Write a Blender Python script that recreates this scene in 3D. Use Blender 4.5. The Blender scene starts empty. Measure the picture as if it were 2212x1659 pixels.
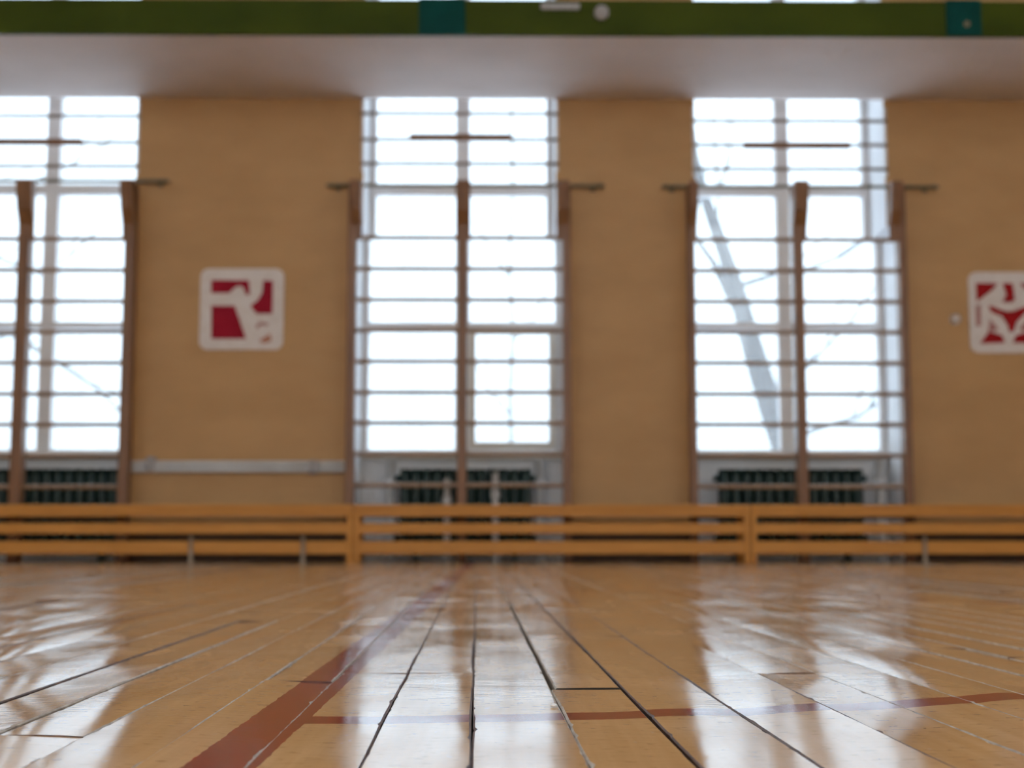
import bpy, math, random
from mathutils import Vector, Matrix
random.seed(7)
S = bpy.context.scene
COL = S.collection

# ------------------------------------------------------------------ camera
CAM_H = 0.139                 # metres above the boards
FPX = 3076.0                  # focal length in pixels of the 2212 x 1659 frame
PSI = math.atan(26 / FPX)     # turned slightly right of the window wall's normal
PHI = math.atan((1167 - 829.5) / FPX)   # tilted up
cam_d = bpy.data.cameras.new('camera')
cam = bpy.data.objects.new('camera', cam_d)
COL.objects.link(cam)
cam.location = (0, 0, CAM_H)
cam.rotation_euler = (math.pi / 2 + PHI, 0, -PSI)
cam_d.sensor_fit = 'HORIZONTAL'
cam_d.sensor_width = 36
cam_d.lens = 36 * FPX / 2212
cam_d.clip_start = 0.01
cam_d.clip_end = 500
cam_d.dof.use_dof = True
cam_d.dof.focus_distance = 1.17
cam_d.dof.aperture_fstop = 7.6
S.camera = cam
S.cycles.max_bounces = 5
S.cycles.diffuse_bounces = 3
S.cycles.glossy_bounces = 3
S.cycles.transparent_max_bounces = 12
S.cycles.caustics_reflective = False
S.cycles.caustics_refractive = False
S.cycles.use_adaptive_sampling = True
S.cycles.adaptive_threshold = 0.15
S.cycles.adaptive_min_samples = 8

# ------------------------------------------------------------------ sky and exposure
S.view_settings.view_transform = 'Standard'
S.view_settings.look = 'None'
S.view_settings.gamma = 1
S.view_settings.use_curve_mapping = False
S.view_settings.exposure = 0.0
SKY_HORIZON = 2.15
world = bpy.data.worlds.new('overcast_sky')
S.world = world
world.use_nodes = True
nt = world.node_tree
nt.nodes.clear()
w_out = nt.nodes.new('ShaderNodeOutputWorld')
w_bg = nt.nodes.new('ShaderNodeBackground')
w_tc = nt.nodes.new('ShaderNodeTexCoord')
w_sep = nt.nodes.new('ShaderNodeSeparateXYZ')
w_max = nt.nodes.new('ShaderNodeMath'); w_max.operation = 'MAXIMUM'; w_max.inputs[1].default_value = 0
w_mad = nt.nodes.new('ShaderNodeMath'); w_mad.operation = 'MULTIPLY_ADD'      # overcast: L = Lh (1 + 2 sin e)
w_mad.inputs[1].default_value = 2 * SKY_HORIZON
w_mad.inputs[2].default_value = SKY_HORIZON
w_bg.inputs['Color'].default_value = (0.92, 0.965, 1.0, 1)
nt.links.new(w_tc.outputs['Generated'], w_sep.inputs[0])
nt.links.new(w_sep.outputs['Z'], w_max.inputs[0])
nt.links.new(w_max.outputs[0], w_mad.inputs[0])
nt.links.new(w_mad.outputs[0], w_bg.inputs['Strength'])
nt.links.new(w_bg.outputs[0], w_out.inputs[0])

# ------------------------------------------------------------------ measuring the place
FV = Vector((math.sin(PSI) * math.cos(PHI), math.cos(PSI) * math.cos(PHI), math.sin(PHI)))
RV = Vector((math.cos(PSI), -math.sin(PSI), 0))
UV = RV.cross(FV)
def at(x, y, Y):
    d = RV * ((x - 1106) / FPX) - UV * ((y - 829.5) / FPX) + FV
    return d * (Y / d.y) + Vector((0, 0, CAM_H))
def wx(x, Y, y=750): return at(x, y, Y).x
def wz(y, Y): return at(1106, y, Y).z

Y_BENCH = 8.75      # front of the benches
Y_BAR = 9.13        # wall bars
Y_WALL = 9.30       # inner face of the window wall
Y_GLASS = 9.75
Y_OUT = 9.88
X0, X1 = -7.6, 8.0  # side walls
Y_REAR = -4.6
Z_CEIL = 6.0
Y_GAL = 8.07        # front edge of the gallery

# ------------------------------------------------------------------ helpers
WL = {}
class MB:
    def __init__(s): s.v = []; s.f = []; s.m = []; s.sm = []
    def quad(s, pts, mi=0, smooth=False):
        n = len(s.v); s.v += [tuple(p) for p in pts]; s.f.append(tuple(range(n, n + len(pts)))); s.m.append(mi); s.sm.append(smooth)
    def box(s, x0, x1, y0, y1, z0, z1, mi=0, front=None):
        if x0 > x1: x0, x1 = x1, x0
        if z0 > z1: z0, z1 = z1, z0
        n = len(s.v)
        s.v += [(x0,y0,z0),(x1,y0,z0),(x1,y1,z0),(x0,y1,z0),(x0,y0,z1),(x1,y0,z1),(x1,y1,z1),(x0,y1,z1)]
        fs = [(0,3,2,1),(4,5,6,7),(0,1,5,4),(1,2,6,5),(2,3,7,6),(3,0,4,7)]
        for i, q in enumerate(fs):
            s.f.append(tuple(n + k for k in q)); s.sm.append(False)
            s.m.append(front if (front is not None and i == 2) else mi)
        return s
    def tube(s, pts, radii, n=10, mi=0, caps=True):
        pts = [Vector(p) for p in pts]
        if not isinstance(radii, (list, tuple)): radii = [radii] * len(pts)
        base = len(s.v)
        for i, p in enumerate(pts):
            t = (pts[min(i + 1, len(pts) - 1)] - pts[max(i - 1, 0)]).normalized()
            a = Vector((0, 0, 1)) if abs(t.z) < 0.9 else Vector((0, 1, 0))
            e1 = t.cross(a).normalized(); e2 = t.cross(e1).normalized()
            for k in range(n):
                an = 2 * math.pi * k / n
                s.v.append(tuple(p + (e1 * math.cos(an) + e2 * math.sin(an)) * radii[i]))
        for i in range(len(pts) - 1):
            for k in range(n):
                k2 = (k + 1) % n
                s.f.append((base + i*n + k, base + i*n + k2, base + (i+1)*n + k2, base + (i+1)*n + k)); s.m.append(mi); s.sm.append(True)
        if caps:
            s.f.append(tuple(base + k for k in range(n))[::1]); s.m.append(mi); s.sm.append(False)
            s.f.append(tuple(base + (len(pts)-1)*n + k for k in range(n))[::-1]); s.m.append(mi); s.sm.append(False)
        return s
    def prism(s, poly, y0, y1, mi=0):
        """polygon of (x, z) extruded from y0 (front) to y1"""
        n = len(poly); b = len(s.v)
        s.v += [(x, y0, z) for x, z in poly] + [(x, y1, z) for x, z in poly]
        s.f.append(tuple(b + k for k in range(n))); s.m.append(mi); s.sm.append(False)
        s.f.append(tuple(b + n + k for k in range(n))[::-1]); s.m.append(mi); s.sm.append(False)
        for k in range(n):
            k2 = (k + 1) % n
            s.f.append((b + k, b + n + k, b + n + k2, b + k2)); s.m.append(mi); s.sm.append(False)
        return s

def link_mesh(name, verts, faces, mats, mi, sm):
    me = bpy.data.meshes.new(name)
    me.from_pydata(verts, [], faces)
    for m in mats: me.materials.append(m)
    me.polygons.foreach_set('material_index', mi)
    me.polygons.foreach_set('use_smooth', sm)
    me.update()
    return me

def make(name, mb, mats, parent=None, bevel=0.0, origin=None):
    if not isinstance(mats, (list, tuple)): mats = [mats]
    xs, ys, zs = zip(*mb.v)
    if origin is None:
        c = Vector(((min(xs)+max(xs))/2, (min(ys)+max(ys))/2, (min(zs)+max(zs))/2 if parent else min(zs)))
    else: c = Vector(origin)
    me = link_mesh(name, [(x-c.x, y-c.y, z-c.z) for x, y, z in mb.v], mb.f, mats, mb.m, mb.sm)
    o = bpy.data.objects.new(name, me)
    COL.objects.link(o)
    pl = WL[parent.name] if parent else Vector((0, 0, 0))
    if parent: o.parent = parent
    o.location = c - pl
    WL[o.name] = c
    if bevel:
        b = o.modifiers.new('bevel', 'BEVEL'); b.width = bevel; b.segments = 2; b.limit_method = 'ANGLE'
    return o

def clone(src, world_loc, parent):
    o = src.copy(); COL.objects.link(o); o.parent = parent
    o.location = Vector(world_loc) - WL[parent.name]
    WL[o.name] = Vector(world_loc)
    return o

def empty(name, loc):
    o = bpy.data.objects.new(name, None); COL.objects.link(o)
    o.location = loc; o.empty_display_size = 0.1
    WL[o.name] = Vector(loc)
    return o

def tag(o, label=None, cat=None, group=None, kind=None):
    if label: o['label'] = label
    if cat: o['category'] = cat
    if group: o['group'] = group
    if kind: o['kind'] = kind
    return o

# ------------------------------------------------------------------ materials
def new_mat(name):
    m = bpy.data.materials.new(name); m.use_nodes = True
    n = m.node_tree
    b = n.nodes['Principled BSDF']
    return m, n, b

def mottled(name, c1, c2, rough=0.6, scale=6.0, stretch=(1, 1, 1), bump=0.0, bscale=80.0, metallic=0.0, detail=3.0, spec=0.5):
    m, n, b = new_mat(name)
    geo = n.nodes.new('ShaderNodeNewGeometry')
    mp = n.nodes.new('ShaderNodeMapping'); mp.inputs['Scale'].default_value = stretch
    n.links.new(geo.outputs['Position'], mp.inputs['Vector'])
    no = n.nodes.new('ShaderNodeTexNoise'); no.inputs['Scale'].default_value = scale; no.inputs['Detail'].default_value = detail
    n.links.new(mp.outputs[0], no.inputs['Vector'])
    mx = n.nodes.new('ShaderNodeMix'); mx.data_type = 'RGBA'
    mx.inputs['A'].default_value = (*c1, 1); mx.inputs['B'].default_value = (*c2, 1)
    mr = n.nodes.new('ShaderNodeMapRange'); mr.inputs['From Min'].default_value = 0.3; mr.inputs['From Max'].default_value = 0.7
    n.links.new(no.outputs['Fac'], mr.inputs['Value'])
    n.links.new(mr.outputs[0], mx.inputs['Factor'])
    n.links.new(mx.outputs['Result'], b.inputs['Base Color'])
    b.inputs['Roughness'].default_value = rough
    b.inputs['Metallic'].default_value = metallic
    b.inputs['Specular IOR Level'].default_value = spec
    if bump:
        n2 = n.nodes.new('ShaderNodeTexNoise'); n2.inputs['Scale'].default_value = bscale; n2.inputs['Detail'].default_value = 3
        n.links.new(mp.outputs[0], n2.inputs['Vector'])
        bp = n.nodes.new('ShaderNodeBump'); bp.inputs['Strength'].default_value = bump; bp.inputs['Distance'].default_value = 0.004
        n.links.new(n2.outputs['Fac'], bp.inputs['Height'])
        n.links.new(bp.outputs[0], b.inputs['Normal'])
    return m

M_PIER = mottled('mustard_painted_masonry', (0.545, 0.300, 0.115), (0.61, 0.345, 0.138), 0.55, 2.2, (1, 1, 2.2), 0.35, 26)
M_REVEAL = mottled('white_plaster', (0.84, 0.83, 0.85), (0.89, 0.88, 0.88), 0.7, 3)
M_SOFFIT = mottled('pinkish_white_plaster', (0.70, 0.61, 0.58), (0.78, 0.68, 0.65), 0.7, 2, (1, 1, 1), 0.1, 12)
M_CEIL = mottled('white_ceiling_paint', (0.78, 0.77, 0.74), (0.83, 0.82, 0.80), 0.8, 2)
M_SIDE = mottled('cream_wall_paint', (0.80, 0.74, 0.62), (0.85, 0.79, 0.68), 0.7, 2)
M_FRAME = mottled('white_painted_window_wood', (0.82, 0.78, 0.78), (0.88, 0.85, 0.84), 0.45, 8)
M_SILL = mottled('cream_painted_sill', (0.72, 0.65, 0.56), (0.78, 0.72, 0.64), 0.5, 8)
M_GUARD = mottled('brown_painted_guard_bar', (0.20, 0.14, 0.10), (0.28, 0.19, 0.13), 0.5, 12)
M_SHADE_STRIP = mottled('dark_brown_shade_strip', (0.06, 0.028, 0.010), (0.09, 0.045, 0.018), 0.5, 8)  # dark colour that paints shade behind the bench rails
M_ROD = mottled('grey_green_metal_rod', (0.17, 0.14, 0.075), (0.23, 0.19, 0.11), 0.6, 10)
M_UPRIGHT = mottled('brown_stained_upright_wood', (0.19, 0.080, 0.030), (0.27, 0.118, 0.045), 0.4, 5, (6, 6, 0.6))
M_RUNG = mottled('worn_rung_wood', (0.30, 0.18, 0.10), (0.40, 0.25, 0.15), 0.4, 5, (0.6, 6, 6))
M_BENCH = mottled('orange_varnished_bench_wood', (0.61, 0.255, 0.048), (0.71, 0.315, 0.07), 0.4, 4, (0.7, 6, 10), spec=0.25)
M_GREEN = mottled('olive_green_fascia_paint', (0.032, 0.048, 0.002), (0.058, 0.078, 0.004), 0.5, 3, (0.5, 1, 1), spec=0.12)
M_TEAL = mottled('dark_teal_paint', (0.0005, 0.045, 0.038), (0.001, 0.058, 0.050), 0.5, 6, spec=0.1)
M_RAD = mottled('dark_green_cast_iron', (0.010, 0.032, 0.030), (0.018, 0.048, 0.045), 0.4, 20)
M_PIPE = mottled('pale_grey_pipe_paint', (0.70, 0.70, 0.71), (0.80, 0.80, 0.81), 0.4, 10)
M_WHITE = mottled('white_enamel', (0.36, 0.33, 0.33), (0.43, 0.40, 0.40), 0.45, 30)
M_SIGN = mottled('chalky_white_sign_paint', (0.78, 0.69, 0.65), (0.85, 0.77, 0.74), 0.6, 18)
M_RED = mottled('crimson_sign_paint', (0.34, 0.005, 0.022), (0.40, 0.008, 0.030), 0.6, 12, spec=0.15)
M_REDB = mottled('scarlet_sign_paint', (0.36, 0.005, 0.008), (0.42, 0.008, 0.012), 0.6, 12, spec=0.15)
M_PINK = mottled('worn_pink_sign_paint', (0.42, 0.13, 0.12), (0.48, 0.22, 0.20), 0.6, 40)
M_ORANGE = mottled('faded_orange_sign_paint', (0.50, 0.12, 0.06), (0.52, 0.24, 0.14), 0.6, 40)
M_BARK = mottled('grey_bark', (0.09, 0.085, 0.085), (0.15, 0.14, 0.14), 0.9, 6, (4, 4, 1))
M_SNOW = mottled('pale_snowy_ground', (0.78, 0.80, 0.83), (0.86, 0.87, 0.89), 0.9, 0.5)
M_SUB = mottled('near_black_gap_base', (0.012, 0.009, 0.007), (0.025, 0.018, 0.013), 0.95, 40)  # near-black base colour that keeps the gaps between boards dark
M_METALLEG = mottled('pale_worn_metal', (0.36, 0.29, 0.22), (0.44, 0.36, 0.28), 0.4, 20)

def glass_mat(name, tint):
    m = bpy.data.materials.new(name); m.use_nodes = True
    n = m.node_tree; n.nodes.clear()
    out = n.nodes.new('ShaderNodeOutputMaterial')
    tr = n.nodes.new('ShaderNodeBsdfTransparent'); tr.inputs[0].default_value = (*tint, 1)
    tl = n.nodes.new('ShaderNodeBsdfTranslucent'); tl.inputs[0].default_value = (0.90, 0.92, 0.94, 1)
    gl = n.nodes.new('ShaderNodeBsdfGlossy'); gl.inputs['Roughness'].default_value = 0.03
    a = n.nodes.new('ShaderNodeMixShader'); a.inputs[0].default_value = 0.05
    b = n.nodes.new('ShaderNodeMixShader'); b.inputs[0].default_value = 0.05
    n.links.new(tr.outputs[0], a.inputs[1]); n.links.new(tl.outputs[0], a.inputs[2])
    n.links.new(a.outputs[0], b.inputs[1]); n.links.new(gl.outputs[0], b.inputs[2])
    n.links.new(b.outputs[0], out.inputs[0])
    return m
M_GLASS = glass_mat('dusty_dimming_double_glazing', (0.75, 0.82, 0.875))  # tint also cuts and cools the daylight through the front panes
M_CLEAR = glass_mat('clear_window_glass', (0.97, 0.98, 0.98))

# court lines, as laid on the boards (metres)
RED_X0, RED_X1 = -0.1965, -0.1490
ARC_C, ARC_R, ARC_W = (-0.2136, 2.5933), 1.4662, 0.046

def plank_material():
    m, n, b = new_mat('varnished_floor_boards')
    L = n.links.new
    def math_(op, *ins, clamp=False):
        q = n.nodes.new('ShaderNodeMath'); q.operation = op; q.use_clamp = clamp
        for i, v in enumerate(ins):
            if isinstance(v, (int, float)): q.inputs[i].default_value = v
            else: L(v, q.inputs[i])
        return q.outputs[0]
    def noise(vec, scale, detail=3, rough=0.5):
        q = n.nodes.new('ShaderNodeTexNoise'); q.inputs['Scale'].default_value = scale
        q.inputs['Detail'].default_value = detail; q.inputs['Roughness'].default_value = rough
        L(vec, q.inputs['Vector']); return q.outputs['Fac']
    def mapped(vec, sc):
        q = n.nodes.new('ShaderNodeMapping'); q.inputs['Scale'].default_value = sc; L(vec, q.inputs['Vector']); return q.outputs[0]
    def ramp(v, a, bb, c=0.0, d=1.0):
        q = n.nodes.new('ShaderNodeMapRange'); L(v, q.inputs['Value'])
        q.inputs['From Min'].default_value = a; q.inputs['From Max'].default_value = bb
        q.inputs['To Min'].default_value = c; q.inputs['To Max'].default_value = d
        return q.outputs[0]
    def mix(f, A, B):
        q = n.nodes.new('ShaderNodeMix'); q.data_type = 'RGBA'
        if isinstance(f, (int, float)): q.inputs['Factor'].default_value = f
        else: L(f, q.inputs['Factor'])
        for k, v in (('A', A), ('B', B)):
            if isinstance(v, tuple): q.inputs[k].default_value = (*v, 1)
            else: L(v, q.inputs[k])
        return q.outputs['Result']
    geo = n.nodes.new('ShaderNodeNewGeometry')
    pos = geo.outputs['Position']
    sep = n.nodes.new('ShaderNodeSeparateXYZ'); L(pos, sep.inputs[0])
    X, Y = sep.outputs['X'], sep.outputs['Y']
    at_ = n.nodes.new('ShaderNodeAttribute'); at_.attribute_name = 'rnd'
    rnd = at_.outputs['Fac']
    # every board samples its own stretch of timber
    off = n.nodes.new('ShaderNodeCombineXYZ'); L(math_('MULTIPLY', rnd, 37.0), off.inputs[0]); L(math_('MULTIPLY', rnd, 91.0), off.inputs[1])
    va = n.nodes.new('ShaderNodeVectorMath'); va.operation = 'ADD'; L(pos, va.inputs[0]); L(off.outputs[0], va.inputs[1])
    v = va.outputs[0]
    grain = noise(mapped(v, (60, 2.2, 60)), 1.0, 3, 0.6)
    blot = noise(mapped(v, (9, 2.5, 9)), 1.0, 3)
    fleck = noise(mapped(v, (60, 130, 60)), 1.0, 2, 0.6)
    c = mix(ramp(grain, 0.3, 0.7), (0.66, 0.360, 0.150), (0.79, 0.460, 0.215))
    c = mix(ramp(rnd, 0, 1, 0.0, 0.35), c, (0.82, 0.50, 0.245))
    c = mix(ramp(blot, 0.35, 0.75, 0.0, 0.35), c, (0.57, 0.30, 0.12))
    c = mix(ramp(fleck, 0.60, 0.72, 0.0, 0.55), c, (0.27, 0.12, 0.045))
    # painted court lines
    wob = math_('MULTIPLY', math_('SUBTRACT', noise(mapped(pos, (90, 60, 1)), 1.0, 2), 0.5), 0.0035)
    dx = math_('ABSOLUTE', math_('ADD', math_('SUBTRACT', X, (RED_X0 + RED_X1) / 2), wob))
    line = math_('LESS_THAN', dx, (RED_X1 - RED_X0) / 2)
    ax = math_('SUBTRACT', X, ARC_C[0]); ay = math_('SUBTRACT', Y, ARC_C[1])
    rr = math_('SQRT', math_('ADD', math_('MULTIPLY', ax, ax), math_('MULTIPLY', ay, ay)))
    dr = math_('ABSOLUTE', math_('ADD', math_('SUBTRACT', rr, ARC_R), wob))
    arc = math_('MULTIPLY', math_('LESS_THAN', dr, ARC_W / 2), math_('GREATER_THAN', X, -0.16))
    red = math_('MAXIMUM', line, arc)
    chips = noise(mapped(pos, (240, 130, 1)), 1.0, 3, 0.6)
    red = math_('MULTIPLY', red, math_('LESS_THAN', chips, 0.735))
    rcol = mix(ramp(blot, 0.3, 0.7), (0.245, 0.010, 0.004), (0.30, 0.018, 0.008))
    c = mix(red, c, rcol)
    # dried white scuffs
    scuff = noise(mapped(pos, (70, 26, 1)), 1.0, 2, 0.65)
    c = mix(math_('MULTIPLY', ramp(scuff, 0.68, 0.76), 0.45), c, (0.60, 0.52, 0.45))
    L(c, b.inputs['Base Color'])
    # wavy, worn varnish
    r1 = noise(mapped(pos, (7, 4, 1)), 1.0, 2, 0.6)
    L(ramp(r1, 0.3, 0.75, 0.07, 0.21), b.inputs['Roughness'])
    b.inputs['IOR'].default_value = 1.6
    chat = noise(mapped(v, (34, 120, 1)), 1.0, 2, 0.6)
    fine = noise(mapped(v, (420, 300, 1)), 1.0, 2)
    wave = noise(mapped(v, (10, 9, 1)), 1.0, 2)
    hgt = math_('ADD', math_('ADD', math_('MULTIPLY', chat, 0.00014), math_('MULTIPLY', fine, 0.000012)), math_('MULTIPLY', wave, 0.00055))
    bp = n.nodes.new('ShaderNodeBump'); bp.inputs['Strength'].default_value = 1.0; bp.inputs['Distance'].default_value = 1.0
    L(hgt, bp.inputs['Height']); L(bp.outputs[0], b.inputs['Normal'])
    return m
M_PLANK = plank_material()
M_EDGE_DARK = mottled('dark_worn_board_edge', (0.05, 0.022, 0.016), (0.16, 0.075, 0.045), 0.5, 160, (1, 0.35, 1))
M_EDGE = mottled('raw_worn_board_edge', (0.30, 0.22, 0.16), (0.62, 0.55, 0.48), 0.5, 160, (1, 0.35, 1))

# ------------------------------------------------------------------ floor of single boards
sub = MB().box(X0, X1, Y_REAR, Y_OUT, -0.10, -0.013)
floor = make('floor', sub, M_SUB, origin=(0, 0, 0))
tag(floor, kind='structure')
A = math.radians(0.93)       # the boards run a degree off square to the wall
def uv2xy(u, v): return (u * math.cos(A) - v * math.sin(A), u * math.sin(A) + v * math.cos(A))

known = [-0.3433, -0.2794, -0.2092, -0.1424, -0.0717, -0.0029, 0.0701, 0.1372, 0.2133, 0.2931, 0.3576, 0.4275]
seams = list(known)
while seams[0] > X0 + 0.25: seams.insert(0, seams[0] - random.uniform(0.066, 0.074))
while seams[-1] < X1 - 0.2: seams.append(seams[-1] + random.uniform(0.066, 0.074))
K0 = seams.index(known[0])

def smooth_noise(n, step, amp, rng):
    ctrl = [rng.gauss(0, amp) for _ in range(n // step + 3)]
    out = []
    for i in range(n):
        k, f = divmod(i / step, 1); k = int(k); f = f * f * (3 - 2 * f)
        out.append(ctrl[k] * (1 - f) + ctrl[k + 1] * f)
    return out

def board(mb, u0, u1, v0, v1, par, ml, mr, fine=False, rng=random, me_=2):
    crown, tilt, lift, gl, gr = par
    nv = max(2, int((v1 - v0) / 0.012)) if fine else 2
    jl = [0.0] * nv; jr = [0.0] * nv
    if fine:
        a1 = smooth_noise(nv, 14, 0.00035, rng); a2 = smooth_noise(nv, 14, 0.00035, rng)
        for i in range(nv):
            jl[i] = max(-0.0002, a1[i]) + (abs(rng.gauss(0, 0.0005)) if rng.random() < 0.16 else 0)
            jr[i] = max(-0.0002, a2[i]) + (abs(rng.gauss(0, 0.0005)) if rng.random() < 0.16 else 0)
    NT = 8
    b = 0.0012
    def prof(i):
        v = v0 + (v1 - v0) * i / (nv - 1)
        l = u0 + gl + jl[i]; r = u1 - gr - jr[i]
        bl = b + jl[i] * 1.2; br = b + jr[i] * 1.2
        def zz(t): return lift + crown * (1 - (2*t - 1) ** 2) + tilt * (2*t - 1)
        top = [(l + bl + (r - l - bl - br) * k / NT, v, zz(k / NT)) for k in range(NT + 1)]
        left = [(l, v, -0.013), (l, v, top[0][2] - b * 0.9), top[0]]
        right = [top[-1], (r, v, top[-1][2] - b * 0.9), (r, v, -0.013)]
        return top, left, right
    rows = [prof(i) for i in range(nv)]
    for part, mi, smth in ((0, 0, True), (1, ml, False), (2, mr, False)):
        base = len(mb.v); w = len(rows[0][part])
        for row in rows:
            for (u, v, z) in row[part]:
                x, y = uv2xy(u, v); mb.v.append((x, y, z))
        for i in range(nv - 1):
            for k in range(w - 1):
                mb.f.append((base + i*w + k, base + i*w + k + 1, base + (i+1)*w + k + 1, base + (i+1)*w + k))
                mb.m.append(mi); mb.sm.append(smth)
    for i, flip in ((0, False), (nv - 1, True)):
        top, left, right = rows[i]
        loop = left[:2] + top + right[1:]
        pts = [(*uv2xy(u, v), z) for u, v, z in loop]
        mb.quad(pts[::-1] if not flip else pts, me_)

V0, V1 = -4.3, 9.9
seam_mat = [random.choice((1, 1, 1, 2)) for _ in seams]           # pale raw edges or dark grimy ones
for k_, m_ in zip(range(12), (1, 1, 1, 1, 2, 2, 1, 2, 2, 2, 1, 1)): seam_mat[K0 + k_] = m_
butts = {0: [1.046], 1: [3.1], 2: [1.440], 3: [1.5239, 3.9], 4: [1.5239, 3.3], 5: [3.4], 6: [1.3543, 3.2], 7: [2.1, 4.4], 8: [2.9], 9: [1.5147, 4.0], 10: [2.3]}
pieces = []
for k in range(len(seams) - 1):
    u0, u1 = seams[k], seams[k + 1]
    kk = k - K0
    cuts = [V0 - random.uniform(0, 1.5)]
    if kk in butts:
        cuts.append(-1.2 - 0.2 * (kk % 3)); cuts += butts[kk]
    while cuts[-1] < V1 - 0.7: cuts.append(cuts[-1] + random.uniform(2.2, 4.2))
    cuts[0] = max(cuts[0], V0)
    for i in range(len(cuts) - 1):
        a, b = max(cuts[i], V0), min(cuts[i + 1], V1)
        if b - a < 0.05: continue
        uc = (u0 + u1) / 2
        par = (random.choice((-1, 1, 1)) * random.uniform(0.0002, 0.0012), random.gauss(0, 0.0008), random.gauss(0, 0.00014),
               random.uniform(0.0002, 0.0007), random.uniform(0.0002, 0.0007))
        if kk == 6 and i >= 1 and abs(a - 1.3543) < 1e-6: par = (0.0005, 0.0, 0.0002, 0.0042, 0.0008)
        if 3 <= kk <= 6: par = (random.uniform(-0.00025, 0.00025), random.gauss(0, 0.00025)) + par[2:]
        if kk == 3: par = par[:4] + (0.0003,)
        if kk == 4: par = par[:3] + (0.0003, 0.0002)
        if kk == 5: par = par[:3] + (0.0002, 0.0001)
        if kk == 6 and b < 1.36: par = par[:3] + (0.0001, 0.0012)
        if kk == 7: par = par[:3] + (0.0009, par[4])
        # does the piece show in the frame?  nearest visible distance along it
        vv = None; s = max(a, 0.80)
        while s < b:
            if abs(uc - 0.02 * s) < 0.365 * s + 0.05: vv = s; break
            s += 0.1
        pieces.append((vv, u0, u1, a, b, par, kk, i, seam_mat[k], seam_mat[k + 1]))
shown = sorted([p for p in pieces if p[0] is not None], key=lambda p: p[0])
single = set(id(p) for p in shown[:298])
rest = MB(); rest_rnd = []
def set_rnd(me, vals):
    at = me.attributes.new('rnd', 'FLOAT', 'POINT'); at.data.foreach_set('value', vals)
for p in pieces:
    vv, u0, u1, a, b, par, kk, i, ml, mr = p
    gap_v = 0.0004
    if kk == 6 and abs(a - 1.3543) < 1e-6: a += 0.012
    r = random.random()
    if id(p) in single:
        mb = MB()
        near = vv is not None and vv < 1.7 and 0.5 < b
        board(mb, u0, u1, max(a, V0) + gap_v, b - gap_v, par, ml, mr, me_=(3 if kk == 6 else 2), fine=near, rng=random.Random(int(u0 * 1e4) + i))  # this row's board ends are near-black so its wide joint reads dark
        o = make('plank', mb, [M_PLANK, M_EDGE, M_EDGE_DARK, M_SUB], floor)
        set_rnd(o.data, [r] * len(mb.v))
    else:
        n0 = len(rest.v)
        board(rest, u0, u1, a + gap_v, b - gap_v, par, ml, mr)
        rest_rnd += [r] * (len(rest.v) - n0)
o = make('outlying_planks', rest, [M_PLANK, M_EDGE, M_EDGE_DARK, M_SUB], floor)
set_rnd(o.data, rest_rnd)
tag(o, kind='stuff')

def on_floor(x, y):
    d = RV * ((x - 1106) / FPX) - UV * ((y - 829.5) / FPX) + FV
    return d * (-CAM_H / d.z)
p_ = on_floor(1196, 1528)
cr = MB(); rg = random.Random(4); n_ = 9; rings = []
for zf, rf in ((0.0, 0.75), (0.35, 1.0), (0.75, 0.7), (1.0, 0.25)):
    rings.append([(p_.x + math.cos(6.2832*k/n_) * 0.0030 * rf * rg.uniform(0.75, 1.2), p_.y + math.sin(6.2832*k/n_) * 0.0045 * rf * rg.uniform(0.75, 1.2), 0.0009 + 0.0024 * zf) for k in range(n_)])
for r_ in rings: cr.v += r_
for j in range(3):
    for k in range(n_): cr.f.append((j*n_ + k, j*n_ + (k+1) % n_, (j+1)*n_ + (k+1) % n_, (j+1)*n_ + k)); cr.m.append(0); cr.sm.append(False)
cr.f.append(tuple(range(3*n_, 4*n_))); cr.m.append(0); cr.sm.append(False)
cr.f.append(tuple(range(n_))[::-1]); cr.m.append(0); cr.sm.append(False)
tag(make('crumb', cr, M_REVEAL), 'tiny white crumb lying on a floorboard seam in the foreground', 'crumb')
p_ = on_floor(1492, 1548)
nl = make('hole_disc', MB().tube([(p_.x, p_.y, -0.004), (p_.x, p_.y, 0.0009)], 0.0022, 10), M_SUB, floor); nl['label'] = 'dark disc standing in for a hole'  # near-black disc stands in for the shade in a small hole

# ------------------------------------------------------------------ window wall
# openings: (left, right) of the lower part and of the slightly narrower upper part, on the wall's inner face
def span(a, b): return (wx(a, Y_WALL), wx(b, Y_WALL))
OPEN = [(span(-904, -452), span(-891, -466)),
        (span(-170, 284), span(-157, 283)),
        (span(768, 1221), span(781, 1202)),
        (span(1500, 1948), span(1507, 1923)),
        (span(2430, 2882), span(2443, 2868))]
Z_SILL = wz(985, Y_GLASS)
Z_STEP = wz(487, Y_WALL)
Z_HEAD = 5.4
wall = MB()
edges = [X0] + [e for o in OPEN for e in o[0]] + [X1]
for i in range(0, len(edges), 2):
    wall.box(edges[i], edges[i+1], Y_WALL, Y_OUT, -0.012, Z_CEIL, 1, front=0)
for lo, up in OPEN:
    wall.box(lo[0] - 0.001, up[0], Y_WALL, Y_OUT - 0.001, Z_STEP, Z_CEIL, 1, front=0)
    wall.box(up[1], lo[1] + 0.001, Y_WALL, Y_OUT - 0.001, Z_STEP, Z_CEIL, 1, front=0)
    wall.box(up[0] - 0.001, up[1] + 0.001, Y_WALL, Y_OUT - 0.002, Z_HEAD, Z_CEIL, 1, front=0)
    wall.box(lo[0] - 0.001, lo[1] + 0.001, Y_GLASS - 0.05, Y_OUT - 0.003, -0.012, Z_SILL - 0.005, 1)     # thin wall behind the radiator niche
w = make('wall_front', wall, [M_PIER, M_REVEAL]); tag(w, kind='structure')

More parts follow.
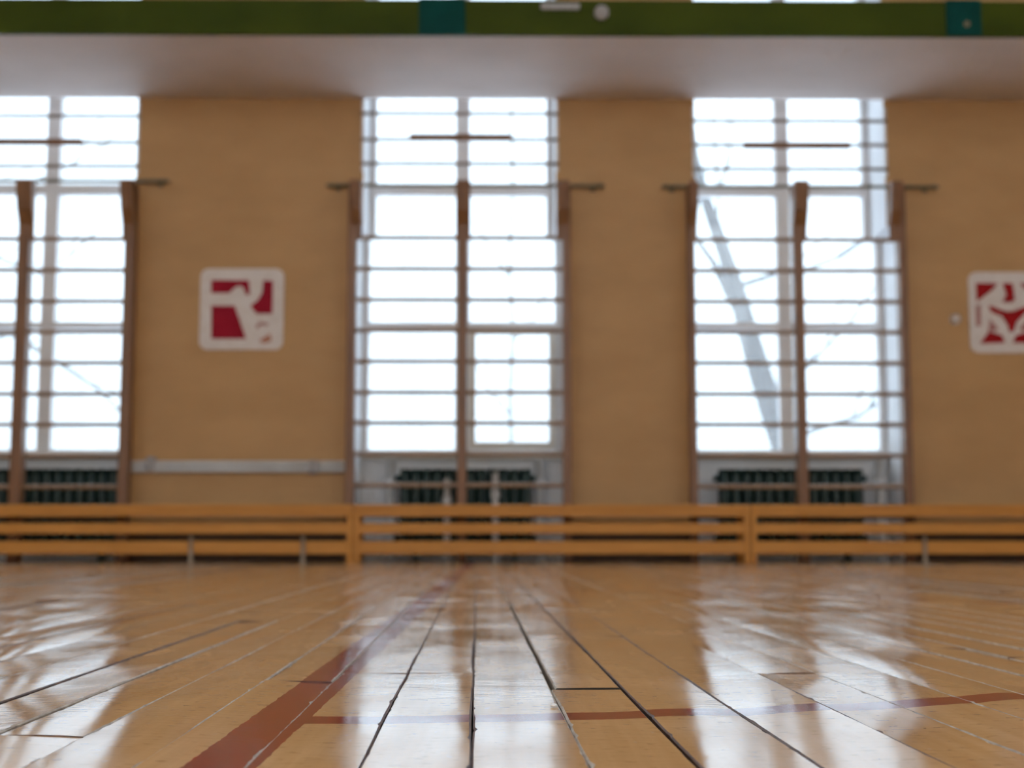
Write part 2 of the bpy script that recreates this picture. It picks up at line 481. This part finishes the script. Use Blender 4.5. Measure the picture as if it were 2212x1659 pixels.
bb = MB()  # dark strip added on the piers to deepen shade behind the benches
for i in range(0, len(edges), 2): bb.box(edges[i] + 0.002, edges[i+1] - 0.002, Y_WALL - 0.018, Y_WALL - 0.0003, 0.002, 0.19)
w = make('shade_strip_front', bb, M_SHADE_STRIP); tag(w, kind='structure')
# other walls and the ceiling; unseen rear wall, its windows widened to brighten the room
w = make('wall_left', MB().box(X0 - 0.3, X0, Y_REAR, Y_OUT, 0, Z_CEIL), M_SIDE); tag(w, kind='structure')
w = make('wall_right', MB().box(X1, X1 + 0.3, Y_REAR, Y_OUT, 0, Z_CEIL), M_SIDE); tag(w, kind='structure')
w = make('ceiling', MB().box(X0 - 0.3, X1 + 0.3, Y_REAR - 0.4, Y_OUT, Z_CEIL, Z_CEIL + 0.3), M_CEIL); tag(w, kind='structure')
REAR = [(-7.3, -4.7), (-4.3, -1.7), (-1.3, 1.3), (1.7, 4.3), (4.7, 7.3)]
rw = MB(); e = [X0] + [v for r in REAR for v in r] + [X1]
for i in range(0, len(e), 2): rw.box(e[i], e[i+1], Y_REAR - 0.4, Y_REAR, 0, Z_CEIL)
for a, b in REAR:
    rw.box(a, b, Y_REAR - 0.4, Y_REAR, 0, 0.9); rw.box(a, b, Y_REAR - 0.4, Y_REAR, 5.6, Z_CEIL)
w = make('wall_rear', rw, M_SIDE); tag(w, kind='structure')

# gallery running along the window wall above the piers
Z_SOF = wz(214, Y_WALL)
GT = wz(-1, Y_GAL)
g = make('trim_1', MB().box(X0, X1, Y_GAL + 0.03, Y_WALL, Z_SOF, GT - 0.02), M_SOFFIT); tag(g, kind='structure')

# ------------------------------------------------------------------ windows
def window(idx, lo, up, casement=False):
    g = wz
    zt = [Z_SILL, wz(705, Y_GLASS), wz(414, Y_GLASS), wz(120, Y_GLASS), Z_HEAD]
    root = empty('window_%d' % idx, ((lo[0] + lo[1]) / 2, Y_GLASS, Z_SILL)); tag(root, kind='structure')
    fw = 0.05
    y0, y1 = Y_GLASS - 0.045, Y_GLASS + 0.045
    xm = (lo[0] + lo[1]) / 2
    fr = []
    def bar(name, *a): fr.append(make(name, MB().box(*a), M_FRAME, root, bevel=0.006))
    for (xa, xb, za, zb) in ((lo[0], lo[1], Z_SILL, Z_STEP), (up[0], up[1], Z_STEP, Z_HEAD)):
        bar('window_jamb', xa, xa + fw, y0, y1, za, zb)
        bar('window_jamb', xb - fw, xb, y0, y1, za, zb)
    bar('mullion', xm - 0.048, xm + 0.048, y0, y1, Z_SILL + 0.04, Z_HEAD - fw)
    bar('bottom_rail', lo[0] + fw, lo[1] - fw, y0, y1, Z_SILL, Z_SILL + 0.04)
    bar('head_rail', up[0] + fw, up[1] - fw, y0, y1, Z_HEAD - fw, Z_HEAD)
    cells = ((lo[0] + fw, xm - 0.048), (xm + 0.048, lo[1] - fw))
    for z, hh in ((zt[1], 0.022), (zt[2], 0.036), (zt[3], 0.036)):
        for xa, xb in cells:
            if z > Z_STEP: xa, xb = max(xa, up[0] + fw), min(xb, up[1] - fw)
            bar('transom', xa, xb, y0, y1, z - hh, z + hh)
    for ci, (xa, xb) in enumerate(cells):
        for r in range(4):
            za, zb = zt[r], zt[r + 1]
            if r == 0: za += 0.04
            zb -= (0.022, 0.036, 0.036, fw)[r]
            if r > 0: za += (0, 0.022, 0.036, 0.036)[r]
            xa2, xb2 = (xa, xb) if r < 2 else (max(xa, up[0] + fw), min(xb, up[1] - fw))
            p = make('pane', MB().box(xa2, xb2, Y_GLASS - 0.002, Y_GLASS + 0.002, za, zb), M_GLASS, root)
            if casement and ci == 1 and r == 0:     # opening sash with its own thicker frame
                s = MB()
                s.box(xa2, xa2 + 0.045, y0 - 0.03, y0, za, zb); s.box(xb2 - 0.045, xb2, y0 - 0.03, y0, za, zb)
                s.box(xa2 + 0.045, xb2 - 0.045, y0 - 0.03, y0, za, za + 0.05); s.box(xa2 + 0.045, xb2 - 0.045, y0 - 0.03, y0, zb - 0.045, zb)
                make('casement_sash', s, M_SILL, root)
    make('window_sill', MB().box(lo[0], lo[1], y0 - 0.06, y0, Z_SILL - 0.025, Z_SILL), M_SILL, root, bevel=0.008)
    return root

for i, (lo, up) in enumerate(OPEN):
    window(i + 1, lo, up, casement=(i == 2))
for i, (a, b) in enumerate(REAR):
    root = empty('window_%d' % (i + 6), ((a + b) / 2, Y_REAR - 0.2, 0.9)); tag(root, kind='structure')
    ya, yb = Y_REAR - 0.24, Y_REAR - 0.16
    for bx in ((a, a + 0.06, 0.9, 5.6), (b - 0.06, b, 0.9, 5.6), ((a+b)/2 - 0.03, (a+b)/2 + 0.03, 0.96, 5.54)):
        make('window_jamb', MB().box(bx[0], bx[1], ya, yb, bx[2], bx[3]), M_FRAME, root)
    for z in (0.9, 3.2, 5.54):
        make('transom', MB().box(a + 0.06, (a+b)/2 - 0.03, ya, yb, z, z + 0.06), M_FRAME, root)
        make('transom', MB().box((a+b)/2 + 0.03, b - 0.06, ya, yb, z, z + 0.06), M_FRAME, root)
    for xa, xb in ((a + 0.06, (a+b)/2 - 0.03), ((a+b)/2 + 0.03, b - 0.06)):
        for za, zb in ((0.96, 3.2), (3.26, 5.54)):
            make('pane', MB().box(xa, xb, Y_REAR - 0.202, Y_REAR - 0.198, za, zb), M_CLEAR, root)

# daylight portals in the window openings (guide sampling of the sky only)
def portal(x, y, z, w_, h_, face):
    l = bpy.data.lights.new('window_daylight', 'AREA'); l.shape = 'RECTANGLE'; l.size = w_; l.size_y = h_
    l.cycles.is_portal = True
    o = bpy.data.objects.new('window_daylight', l); COL.objects.link(o); o.location = (x, y, z)
    o.rotation_euler = (math.pi / 2 * face, 0, 0)
for lo, up in OPEN:
    portal((lo[0]+lo[1])/2, Y_OUT + 0.02, (Z_SILL + Z_HEAD)/2, lo[1]-lo[0], Z_HEAD - Z_SILL, -1)
for a, b in REAR: portal((a+b)/2, Y_REAR - 0.42, 3.25, b - a, 4.7, 1)

# ------------------------------------------------------------------ gallery fascia (olive) with teal plates
root = empty('gallery_fascia', (0.2, Y_GAL, Z_SOF))
tag(root, 'olive green painted fascia beam along the gallery edge above the windows', 'beam')
teal = [(905, 1005), (2045, 2120), (-235, -150)]
make('fascia_board', MB().box(X0 + 0.005, X1 - 0.005, Y_GAL, Y_GAL + 0.03, Z_SOF - 0.004, GT), M_GREEN, root, bevel=0.006)
for i, (a, b) in enumerate(teal):
    p = make('cover_plate', MB().box(wx(a, Y_GAL - 0.012, 40), wx(b, Y_GAL - 0.012, 40), Y_GAL - 0.014, Y_GAL - 0.0005, Z_SOF - 0.006, GT + 0.004), M_TEAL, root, bevel=0.004)
    p['label'] = 'dark teal cover plate'
    c = at((a + b) / 2 + 6, 52, Y_GAL - 0.016)
    if i == 1: make('bolt', MB().tube([(c.x, Y_GAL - 0.0135, c.z), (c.x, Y_GAL - 0.022, c.z)], 0.018, 12), M_ROD, p)
c0, c1 = at(1168, 8, Y_GAL), at(1252, 22, Y_GAL)
o = make('fascia_label_strip', MB().box(c0.x, c1.x, Y_GAL - 0.014, Y_GAL - 0.0005, c1.z, c0.z), M_WHITE, bevel=0.004)
tag(o, 'small pale oblong plate fixed to the olive green fascia', 'plate')
c = at(1299, 29, Y_GAL)
root = empty('junction_box', (c.x, Y_GAL, c.z)); tag(root, 'small round white junction box on the olive green fascia', 'junction box')
make('box_base', MB().tube([(c.x, Y_GAL - 0.0005, c.z), (c.x, Y_GAL - 0.025, c.z)], 0.042, 20), M_WHITE, root)
make('box_cover', MB().tube([(c.x, Y_GAL - 0.025, c.z), (c.x, Y_GAL - 0.034, c.z)], [0.036, 0.028], 20), M_WHITE, root)

# ------------------------------------------------------------------ wall bars in front of each window
Z_BARTOP = wz(400, Y_BAR)
def wall_bars(ups, brks, rung_ys, label):
    xc = (wx(ups[1][0], Y_BAR) + wx(ups[1][1], Y_BAR)) / 2
    root = empty('wall_bars', (xc, Y_BAR, 0)); tag(root, label, 'wall bars', 'wall bars in front of the tall windows')
    for (a, b), (c, d) in zip(ups, brks):
        xa, xb = wx(a, Y_BAR), wx(b, Y_BAR)
        u = make('upright', MB().box(xa, xb, Y_BAR - 0.05, Y_BAR + 0.05, 0.001, Z_BARTOP), M_UPRIGHT, root, bevel=0.005)
        ca, cb = wx(c, Y_BAR - 0.09, 445), wx(d, Y_BAR - 0.09, 445)
        zt, zb = Z_BARTOP - 0.002, wz(490, Y_BAR)
        k = MB()                                   # outward-curving head of the upright, in side view
        prof = [(Y_BAR - 0.045, zb - 0.10), (Y_BAR - 0.06, zb), (Y_BAR - 0.11, zb + 0.09), (Y_BAR - 0.15, zt - 0.03), (Y_BAR - 0.15, zt), (Y_BAR - 0.045, zt)]
        n = len(prof); k.v = [(ca, y, z) for y, z in prof] + [(cb, y, z) for y, z in prof]
        k.f = [tuple(range(n))[::-1], tuple(range(n, 2*n))] + [(j, (j+1) % n, n + (j+1) % n, n + j) for j in range(n)]
        k.m = [0] * len(k.f); k.sm = [False] * len(k.f)
        make('upright_head', k, M_UPRIGHT, u, bevel=0.004)
    xl, xr = wx(ups[0][1], Y_BAR) - 0.02, wx(ups[2][0], Y_BAR) + 0.02
    first = None
    for y in rung_ys:
        z = wz(y, Y_BAR)
        if z < 0.08: continue
        if first is None:
            mb = MB()
            mb.tube([(xl, Y_BAR, z), ((xl+xr)/2, Y_BAR, z), (xr, Y_BAR, z)], 0.0155, 10)
            first = make('rung', mb, M_RUNG, root)
            loc = WL[first.name]
        else: clone(first, (loc.x, loc.y, z), root)
    return root
RUNGS = [514, 581, 648, 714, 781, 848, 914, 981, 1048, 1113, 1178]
wall_bars([(-196, -176), (35, 60), (266, 288)], [(-196, -170), (38, 72), (262, 287)], [y + 4 for y in RUNGS],
          'brown wooden wall bars across the leftmost window')
wall_bars([(750, 769), (989, 1009), (1215, 1233)], [(757, 781), (985, 1016), (1203, 1229)], RUNGS,
          'brown wooden wall bars across the middle window')
wall_bars([(1486, 1502), (1716, 1737), (1944, 1961)], [(1488, 1507), (1714, 1745), (1923, 1947)], [y + 3 for y in RUNGS],
          'brown wooden wall bars across the right window showing the tree')

# guard bars across the upper lights, standing proud of the opening
def guards(idx, up, ys, label):
    root = empty('window_guard', ((up[0]+up[1])/2, Y_WALL - 0.02, wz(ys[-1], Y_WALL))); tag(root, label, 'window guard', 'guard bars across the upper window lights')
    first = None
    for y in ys:
        z = wz(y, Y_WALL)
        if first is None:
            first = make('guard_bar', MB().tube([(up[0] - 0.015, Y_WALL - 0.011, z), (up[1] + 0.015, Y_WALL - 0.013, z)], 0.0125, 8), M_GUARD, root); loc = WL[first.name]
        else: clone(first, (loc.x, loc.y, z), root)
    for x in (up[0] - 0.008, up[1] + 0.008):
        make('guard_strap', MB().box(x - 0.008, x + 0.008, Y_WALL - 0.004, Y_WALL - 0.0003, wz(ys[-1], Y_WALL) - 0.05, wz(ys[0], Y_WALL) + 0.1), M_FRAME, root)
guards(1, OPEN[1][1], [254, 311, 362], 'thin guard bars over the top of the leftmost window')
guards(2, OPEN[2][1], [247, 303, 355], 'thin guard bars over the top of the middle window')
guards(3, OPEN[3][1], [261, 313, 365], 'thin guard bars over the top of the right window with the tree')

# wooden T-shaped cross bars standing on the middle uprights
def tbar(x0, x1, xs, y, yg, label):
    Yt = Y_WALL - 0.045
    xc = wx(xs, Yt, 350); z = wz(y, Yt)
    root = empty('cross_bar', (xc, Yt, z)); tag(root, label, 'cross bar', 'wooden cross bars above the wall bars')
    zg = wz(yg, Y_WALL)
    for dx in (-0.12, 0.12):
        make('clip', MB().box(xc + dx - 0.010, xc + dx + 0.010, Yt + 0.0155, Y_WALL - 0.0255, min(zg, z) - 0.008, max(zg, z) + 0.008), M_UPRIGHT, root)
    make('bar', MB().box(wx(x0, Yt, y), wx(x1, Yt, y), Yt - 0.016, Yt + 0.016, z - 0.021, z + 0.021), M_UPRIGHT, root, bevel=0.004)
tbar(-58, 178, 58, 309, 311, 'brown wooden cross bar in the upper leftmost window')
tbar(885, 1106, 1003, 297, 303, 'brown wooden cross bar in the upper middle window')
tbar(1606, 1836, 1727, 313, 313, 'brown wooden cross bar in the upper right window with the tree')

# long rods above the wall bars
def rod(x0, x1, y, label):
    Yr = Y_WALL - 0.07
    a, b = at(x0, y, Yr), at(x1, y, Yr)
    z = wz(y, Yr)
    root = empty('curtain_rod', ((a.x+b.x)/2, Yr, z)); tag(root, label, 'rod', 'dark metal rods above the wall bars')
    make('rod', MB().tube([(a.x, Yr, z), (b.x, Yr, z)], 0.0125, 10), M_ROD, root)
    for x, s in ((a.x + 0.05, -1), (b.x - 0.05, 1)):
        br = MB().box(x - 0.009, x + 0.009, Yr + 0.011, Y_WALL - 0.0005, z - 0.009, z + 0.009)
        br.box(x - 0.016, x + 0.016, Y_WALL - 0.008, Y_WALL - 0.0003, z - 0.022, z + 0.022)
        make('bracket', br, M_ROD, root)
        e_ = a.x if s < 0 else b.x
        make('finial', MB().tube([(e_ - s * 0.03, Yr, z), (e_ - s * 0.015, Yr, z), (e_ + s * 0.01, Yr, z), (e_ + s * 0.025, Yr, z)], [0.013, 0.016, 0.015, 0.007], 10), M_ROD, root)
rod(-260, 358, 393, 'dark metal rod over the leftmost wall bars')
rod(712, 1298, 401, 'dark metal rod over the middle wall bars')
rod(1437, 2020, 402, 'dark metal rod over the wall bars of the right window')

# ------------------------------------------------------------------ radiators in the niches
def radiator(x0, x1, label, n):
    Yr = Y_WALL + 0.14
    a, b = wx(x0, Yr, 1050), wx(x1, Yr, 1050)
    zt = wz(1013, Yr)
    root = empty('radiator', ((a+b)/2, Yr + 0.07, 0)); tag(root, label, 'radiator', 'dark cast iron radiators under the windows')
    pitch = (b - a) / n
    first = None
    for i in range(n):
        x = a + (i + 0.5) * pitch
        if first is None:
            m = MB()
            for yy in (Yr + 0.035, Yr + 0.105):
                m.tube([(x, yy, 0.09), (x, yy, 0.14), (x, yy, zt - 0.05), (x, yy, zt)], [pitch*0.40, pitch*0.49, pitch*0.49, pitch*0.47], 8)
            m.tube([(x, Yr + 0.02, zt - 0.06), (x, Yr + 0.12, zt - 0.06)], pitch*0.40, 8)
            m.tube([(x, Yr + 0.02, 0.15), (x, Yr + 0.12, 0.15)], pitch*0.40, 8)
            first = make('section', m, M_RAD, root); loc = WL[first.name]
        else: clone(first, (x, loc.y, loc.z), root)
    for z in (0.15, zt - 0.06):
        make('header_pipe', MB().tube([(a - 0.03, Yr + 0.07, z), (b + 0.03, Yr + 0.07, z)], 0.022, 10), M_RAD, root)
    for x in (a + pitch * 1.5, b - pitch * 1.5):
        make('foot', MB().box(x - 0.015, x + 0.015, Yr + 0.02, Yr + 0.12, 0.001, 0.10), M_RAD, root)
    return a, b, zt
RADS = [radiator(-130, 254, 'dark green radiator behind the leftmost wall bars', 16),
        radiator(862, 1148, 'dark green radiator behind the middle wall bars', 12),
        radiator(1556, 1868, 'dark green radiator behind the right wall bars under the tree window', 13)]

def riser(x, y_top, Yp, label, r=0.02, y_low=None):
    p = at(x, 1050, Yp); zt = wz(y_top, Yp)
    root = empty('heating_riser', (p.x, Yp, 0)); tag(root, label, 'pipe', 'white heating risers in the window niches')
    make('pipe', MB().tube([(p.x, Yp, 0.001), (p.x, Yp, zt)], r, 12), M_PIPE, root)
    make('collar', MB().tube([(p.x, Yp, zt - 0.16), (p.x, Yp, zt - 0.11)], r * 1.4, 12), M_PIPE, root)
riser(844, 992, Y_WALL + 0.30, 'pale heating riser left of the middle radiator', 0.03)
riser(1166, 992, Y_WALL + 0.30, 'pale heating riser right of the middle radiator', 0.03)
riser(966, 1034, Y_WALL + 0.08, 'thin pale riser crossing the middle radiator left of the central upright', 0.022)
riser(1070, 1022, Y_WALL + 0.08, 'thin pale riser crossing the middle radiator right of the central upright', 0.022)
riser(1903, 992, Y_WALL + 0.25, 'pale heating riser right of the tree window radiator', 0.035)

# pale pipes running along the wide pier on the left
def hpipes():
    Yp = Y_WALL - 0.035
    root = empty('heating_pipes', (wx(520, Yp, 1010), Yp, wz(1022, Yp))); tag(root, 'pair of pale grey heating pipes along the wall below the red sign', 'pipes')
    xa, xb = wx(283, Yp, 1010), wx(757, Yp, 1010)
    for y, dy in ((1002, 0), (1015, 0)):
        make('pipe', MB().tube([(xa, Yp, wz(y, Yp)), (xb, Yp, wz(y, Yp))], 0.0185, 12), M_PIPE, root)
    for x, y in ((326, 1000), (676, 1007)):
        p = at(x, y, Yp)
        make('pipe_clamp', MB().box(p.x - 0.028, p.x + 0.028, Yp - 0.026, Y_WALL - 0.0005, p.z - 0.05, p.z + 0.04), M_WHITE, root, bevel=0.01)
hpipes()

# ------------------------------------------------------------------ benches along the wall
def bench(x0, x1, legs, label):
    Yb = Y_BENCH
    a, b = wx(x0, Yb, 1150), wx(x1, Yb, 1150)
    depth = 0.27
    zt = wz(1090, Yb)
    root = empty('gym_bench', ((a+b)/2, Yb + depth/2, 0)); tag(root, label, 'bench', 'slatted wooden benches along the window wall')
    pw = 0.036
    for x in (a, b - pw):
        for y in (Yb - 0.004, Yb + depth - 0.045):
            make('post', MB().box(x, x + pw, y, y + 0.05, 0.001, zt - 0.03), M_BENCH, root, bevel=0.004)
        make('end_rail', MB().box(x + 0.004, x + pw - 0.004, Yb + 0.046, Yb + depth - 0.045, 0.06, 0.12), M_BENCH, root, bevel=0.003)
    for i in range(3):                                   # seat boards
        ya = Yb - 0.008 + i * 0.096
        make('seat_slat', MB().box(a, b, ya, ya + 0.092, zt - 0.03, zt), M_BENCH, root, bevel=0.004)
    make('apron', MB().box(a + pw, b - pw, Yb + 0.004, Yb + 0.026, wz(1115, Yb), zt - 0.03), M_BENCH, root, bevel=0.003)
    for y0, y1 in ((1130, 1153), (1169, 1197)):
        make('front_rail', MB().box(a + pw, b - pw, Yb + 0.002, Yb + 0.026, wz(y1, Yb), wz(y0, Yb)), M_BENCH, root, bevel=0.004)
    for x in legs:
        p = at(x, 1190, Yb)
        lg = MB().tube([(p.x, Yb - 0.012, 0.001), (p.x, Yb - 0.012, wz(1158, Yb))], 0.0125, 10)
        lg.tube([(p.x, Yb - 0.012, 0.001), (p.x, Yb - 0.012, 0.012)], 0.022, 10)
        l = make('metal_leg', lg, M_METALLEG, root); l['label'] = 'pale metal leg'
bench(-96, 762, (413, 655), 'orange wooden slatted bench at the left, below the pale pipes')
bench(764, 1620, (), 'orange wooden slatted bench in the middle, without metal legs')
bench(1622, 2478, (1997,), 'orange wooden slatted bench at the right with one pale metal leg')

# ------------------------------------------------------------------ painted sport signs
def sign(name_label, outer, red, extra, matr, cols, src):
    """outer: x0,y0,x1,y1 in the frame; pieces in zoomed sheet coordinates mapped by src"""
    Ys = Y_WALL - 0.012
    x0, y0, x1, y1 = outer
    p0, p1 = at(x0, y0, Ys), at(x1, y1, Ys)
    zlo, zhi = wz(y1, Ys), wz(y0, Ys); r = 0.055
    pl = []
    for cx, cz, s in ((p1.x - r, zhi - r, 0), (p0.x + r, zhi - r, 90), (p0.x + r, zlo + r, 180), (p1.x - r, zlo + r, 270)):
        for k in range(6):
            an = math.radians(s + k * 18); pl.append((cx + r * math.cos(an), cz + r * math.sin(an)))
    root = empty('sport_sign', ((p0.x+p1.x)/2, Y_WALL, zlo)); tag(root, name_label, 'sign', 'red and white sport pictogram signs')
    make('sign_board', MB().prism(pl, Ys, Y_WALL - 0.0005), M_SIGN, root)
    for poly, mt in [(q, matr) for q in red] + list(zip(extra, cols)):
        pts = []
        for zx, zy in poly:
            fx, fy = src[0] + zx / src[2], src[1] + zy / src[2]
            pts.append((at(fx, fy, Ys).x, wz(fy, Ys)))
        ar = sum(pts[i][0] * pts[(i+1) % len(pts)][1] - pts[(i+1) % len(pts)][0] * pts[i][1] for i in range(len(pts)))
        if ar < 0: pts.reverse()
        make('pictogram_patch', MB().prism(pts, Ys - 0.003, Ys - 0.0002), mt, root)
sign('square red and white pictogram sign on the wide pier left of the middle window', (434, 581, 611, 756),
     [[(1330,455),(1565,455),(1572,540),(1548,548),(1528,495),(1490,490),(1440,535),(1330,535)],
      [(1330,615),(1475,615),(1547,822),(1330,822)],
      [(1655,455),(1716,460),(1712,665),(1612,665),(1575,615),(1622,580),(1650,530)]],
     [[(1630,832),(1700,790),(1706,838),(1660,850)], [(1608,742),(1640,715),(1690,728),(1680,742),(1640,735),(1618,762)]],
     M_RED, [M_ORANGE, M_PINK], (0, 450, 2.9105))
mir = lambda poly: [(4236 - x, y) for x, y in poly]
TL = [(1914,458),(2052,460),(2000,512),(1918,575)]
LS = [(1914,598),(1942,592),(1944,725),(1916,725)]
BL = [(1938,834),(1995,758),(2075,782),(2094,828)]
ML = [(2002,680),(2056,748),(1990,760)]
sign('square red and white pictogram sign at the right edge, beside a small white dot', (2091, 586, 2268, 761),
     [TL, mir(TL), [(2078,458),(2140,460),(2156,562),(2132,578),(2078,576),(2102,530)],
      [(1992,596),(2095,634),(2140,634),(2240,596),(2230,634),(2165,700),(2148,760),(2120,760),(2112,722),(2074,664),(2004,636)], BL, mir(BL)],
     [LS, mir(LS), ML, mir(ML)], M_REDB, [M_PINK] * 4, (1440, 450, 2.8653))
c = at(2063, 690, Y_WALL)
o = make('wall_button', MB().tube([(c.x, Y_WALL - 0.0003, c.z), (c.x, Y_WALL - 0.02, c.z), (c.x, Y_WALL - 0.026, c.z)], [0.034, 0.034, 0.02], 16), M_SIGN)
tag(o, 'small round white button on the wall left of the right sign', 'button')

# ------------------------------------------------------------------ outdoors
gnd = make('ground', MB().box(-120, 120, -120, 140, -1.3, -1.0), M_SNOW, origin=(0, 0, -1.0)); tag(gnd, kind='structure')

def tree(label, Yt, trunk, tw, branches, seed):
    """bare tree standing outdoors at distance Yt; trunk and branches as points seen through the glass"""
    rng = random.Random(seed)
    pts = [at(x, y, Yt) for x, y in trunk]
    sc = Yt / FPX
    base = pts[0] + (pts[0] - pts[1]).normalized() * 0.0
    base = Vector((pts[0].x + 0.15, Yt, -1.02))
    root = empty('bare_tree', base); tag(root, label, 'tree', 'bare trees outside the windows')
    m = MB(); rad = [w * sc / 2 for w in tw]
    full = [base] + pts
    m.tube(full, [rad[0] * 1.25] + rad, 12)
    make('trunk', m, M_BARK, root)
    for pl, w0, w1 in branches:
        q = [at(x, y, Yt) for x, y in pl]
        dy = rng.uniform(-0.8, 0.8)
        for k in range(len(q)): q[k] = q[k] + Vector((0, dy * k / max(1, len(q) - 1), 0))
        b = MB(); n = len(q)
        b.tube(q, [(w0 + (w1 - w0) * k / (n - 1)) * sc / 2 for k in range(n)], 8)
        br = make('branch', b, M_BARK, root)
        for t in range(3):                               # side twigs
            k = rng.randrange(n - 1); f = rng.random(); s = q[k].lerp(q[k+1], f)
            d = (q[k+1] - q[k]).normalized()
            e2 = s + d * rng.uniform(0.3, 0.7) + Vector((rng.uniform(-0.4, 0.4), rng.uniform(-0.4, 0.4), rng.uniform(0.05, 0.5)))
            tm = MB().tube([s, s.lerp(e2, 0.5) + Vector((0, 0, 0.04)), e2], [w1 * sc * 0.4, w1 * sc * 0.3, w1 * sc * 0.15], 6)
            make('twig', tm, M_BARK, br)
tree('leaning bare tree trunk seen through the right window', 15.5,
     [(1700, 985), (1672, 900), (1640, 800), (1612, 705), (1590, 620), (1562, 540), (1538, 470), (1520, 420), (1500, 330), (1488, 200)],
     [56, 55, 50, 44, 36, 32, 28, 23, 16, 9],
     [([(1608, 700), (1570, 640), (1535, 575), (1500, 535), (1450, 480)], 20, 8),
      ([(1655, 850), (1745, 790), (1830, 700), (1890, 610)], 10, 4),
      ([(1590, 620), (1660, 600), (1740, 588), (1800, 568), (1880, 515), (1960, 480)], 12, 5),
      ([(1690, 955), (1770, 925), (1840, 905), (1900, 850)], 13, 6),
      ([(1545, 490), (1560, 400), (1590, 320), (1600, 230)], 10, 4)], 3)
tree('bare tree with drooping branches seen through the leftmost window', 18.0,
     [(-120, 985), (-115, 800), (-100, 640), (-95, 480), (-80, 300), (-75, 120)], [34, 30, 26, 22, 16, 8],
     [([(-112, 760), (20, 720), (120, 780), (200, 835), (268, 900)], 14, 6),
      ([(-100, 620), (0, 560), (100, 600), (160, 575), (230, 520)], 10, 4),
      ([(-90, 430), (20, 400), (120, 340), (200, 280)], 9, 4)], 5)
tree('slender bare tree faintly seen through the middle window', 30.0,
     [(1105, 985), (1102, 860), (1108, 720), (1100, 560), (1108, 400), (1104, 220)], [9, 9, 8, 7, 6, 4],
     [([(1104, 900), (1060, 850), (1030, 790)], 5, 3), ([(1106, 740), (1150, 690), (1185, 610)], 5, 3),
      ([(1103, 600), (1050, 520), (1020, 460)], 5, 2)], 9)
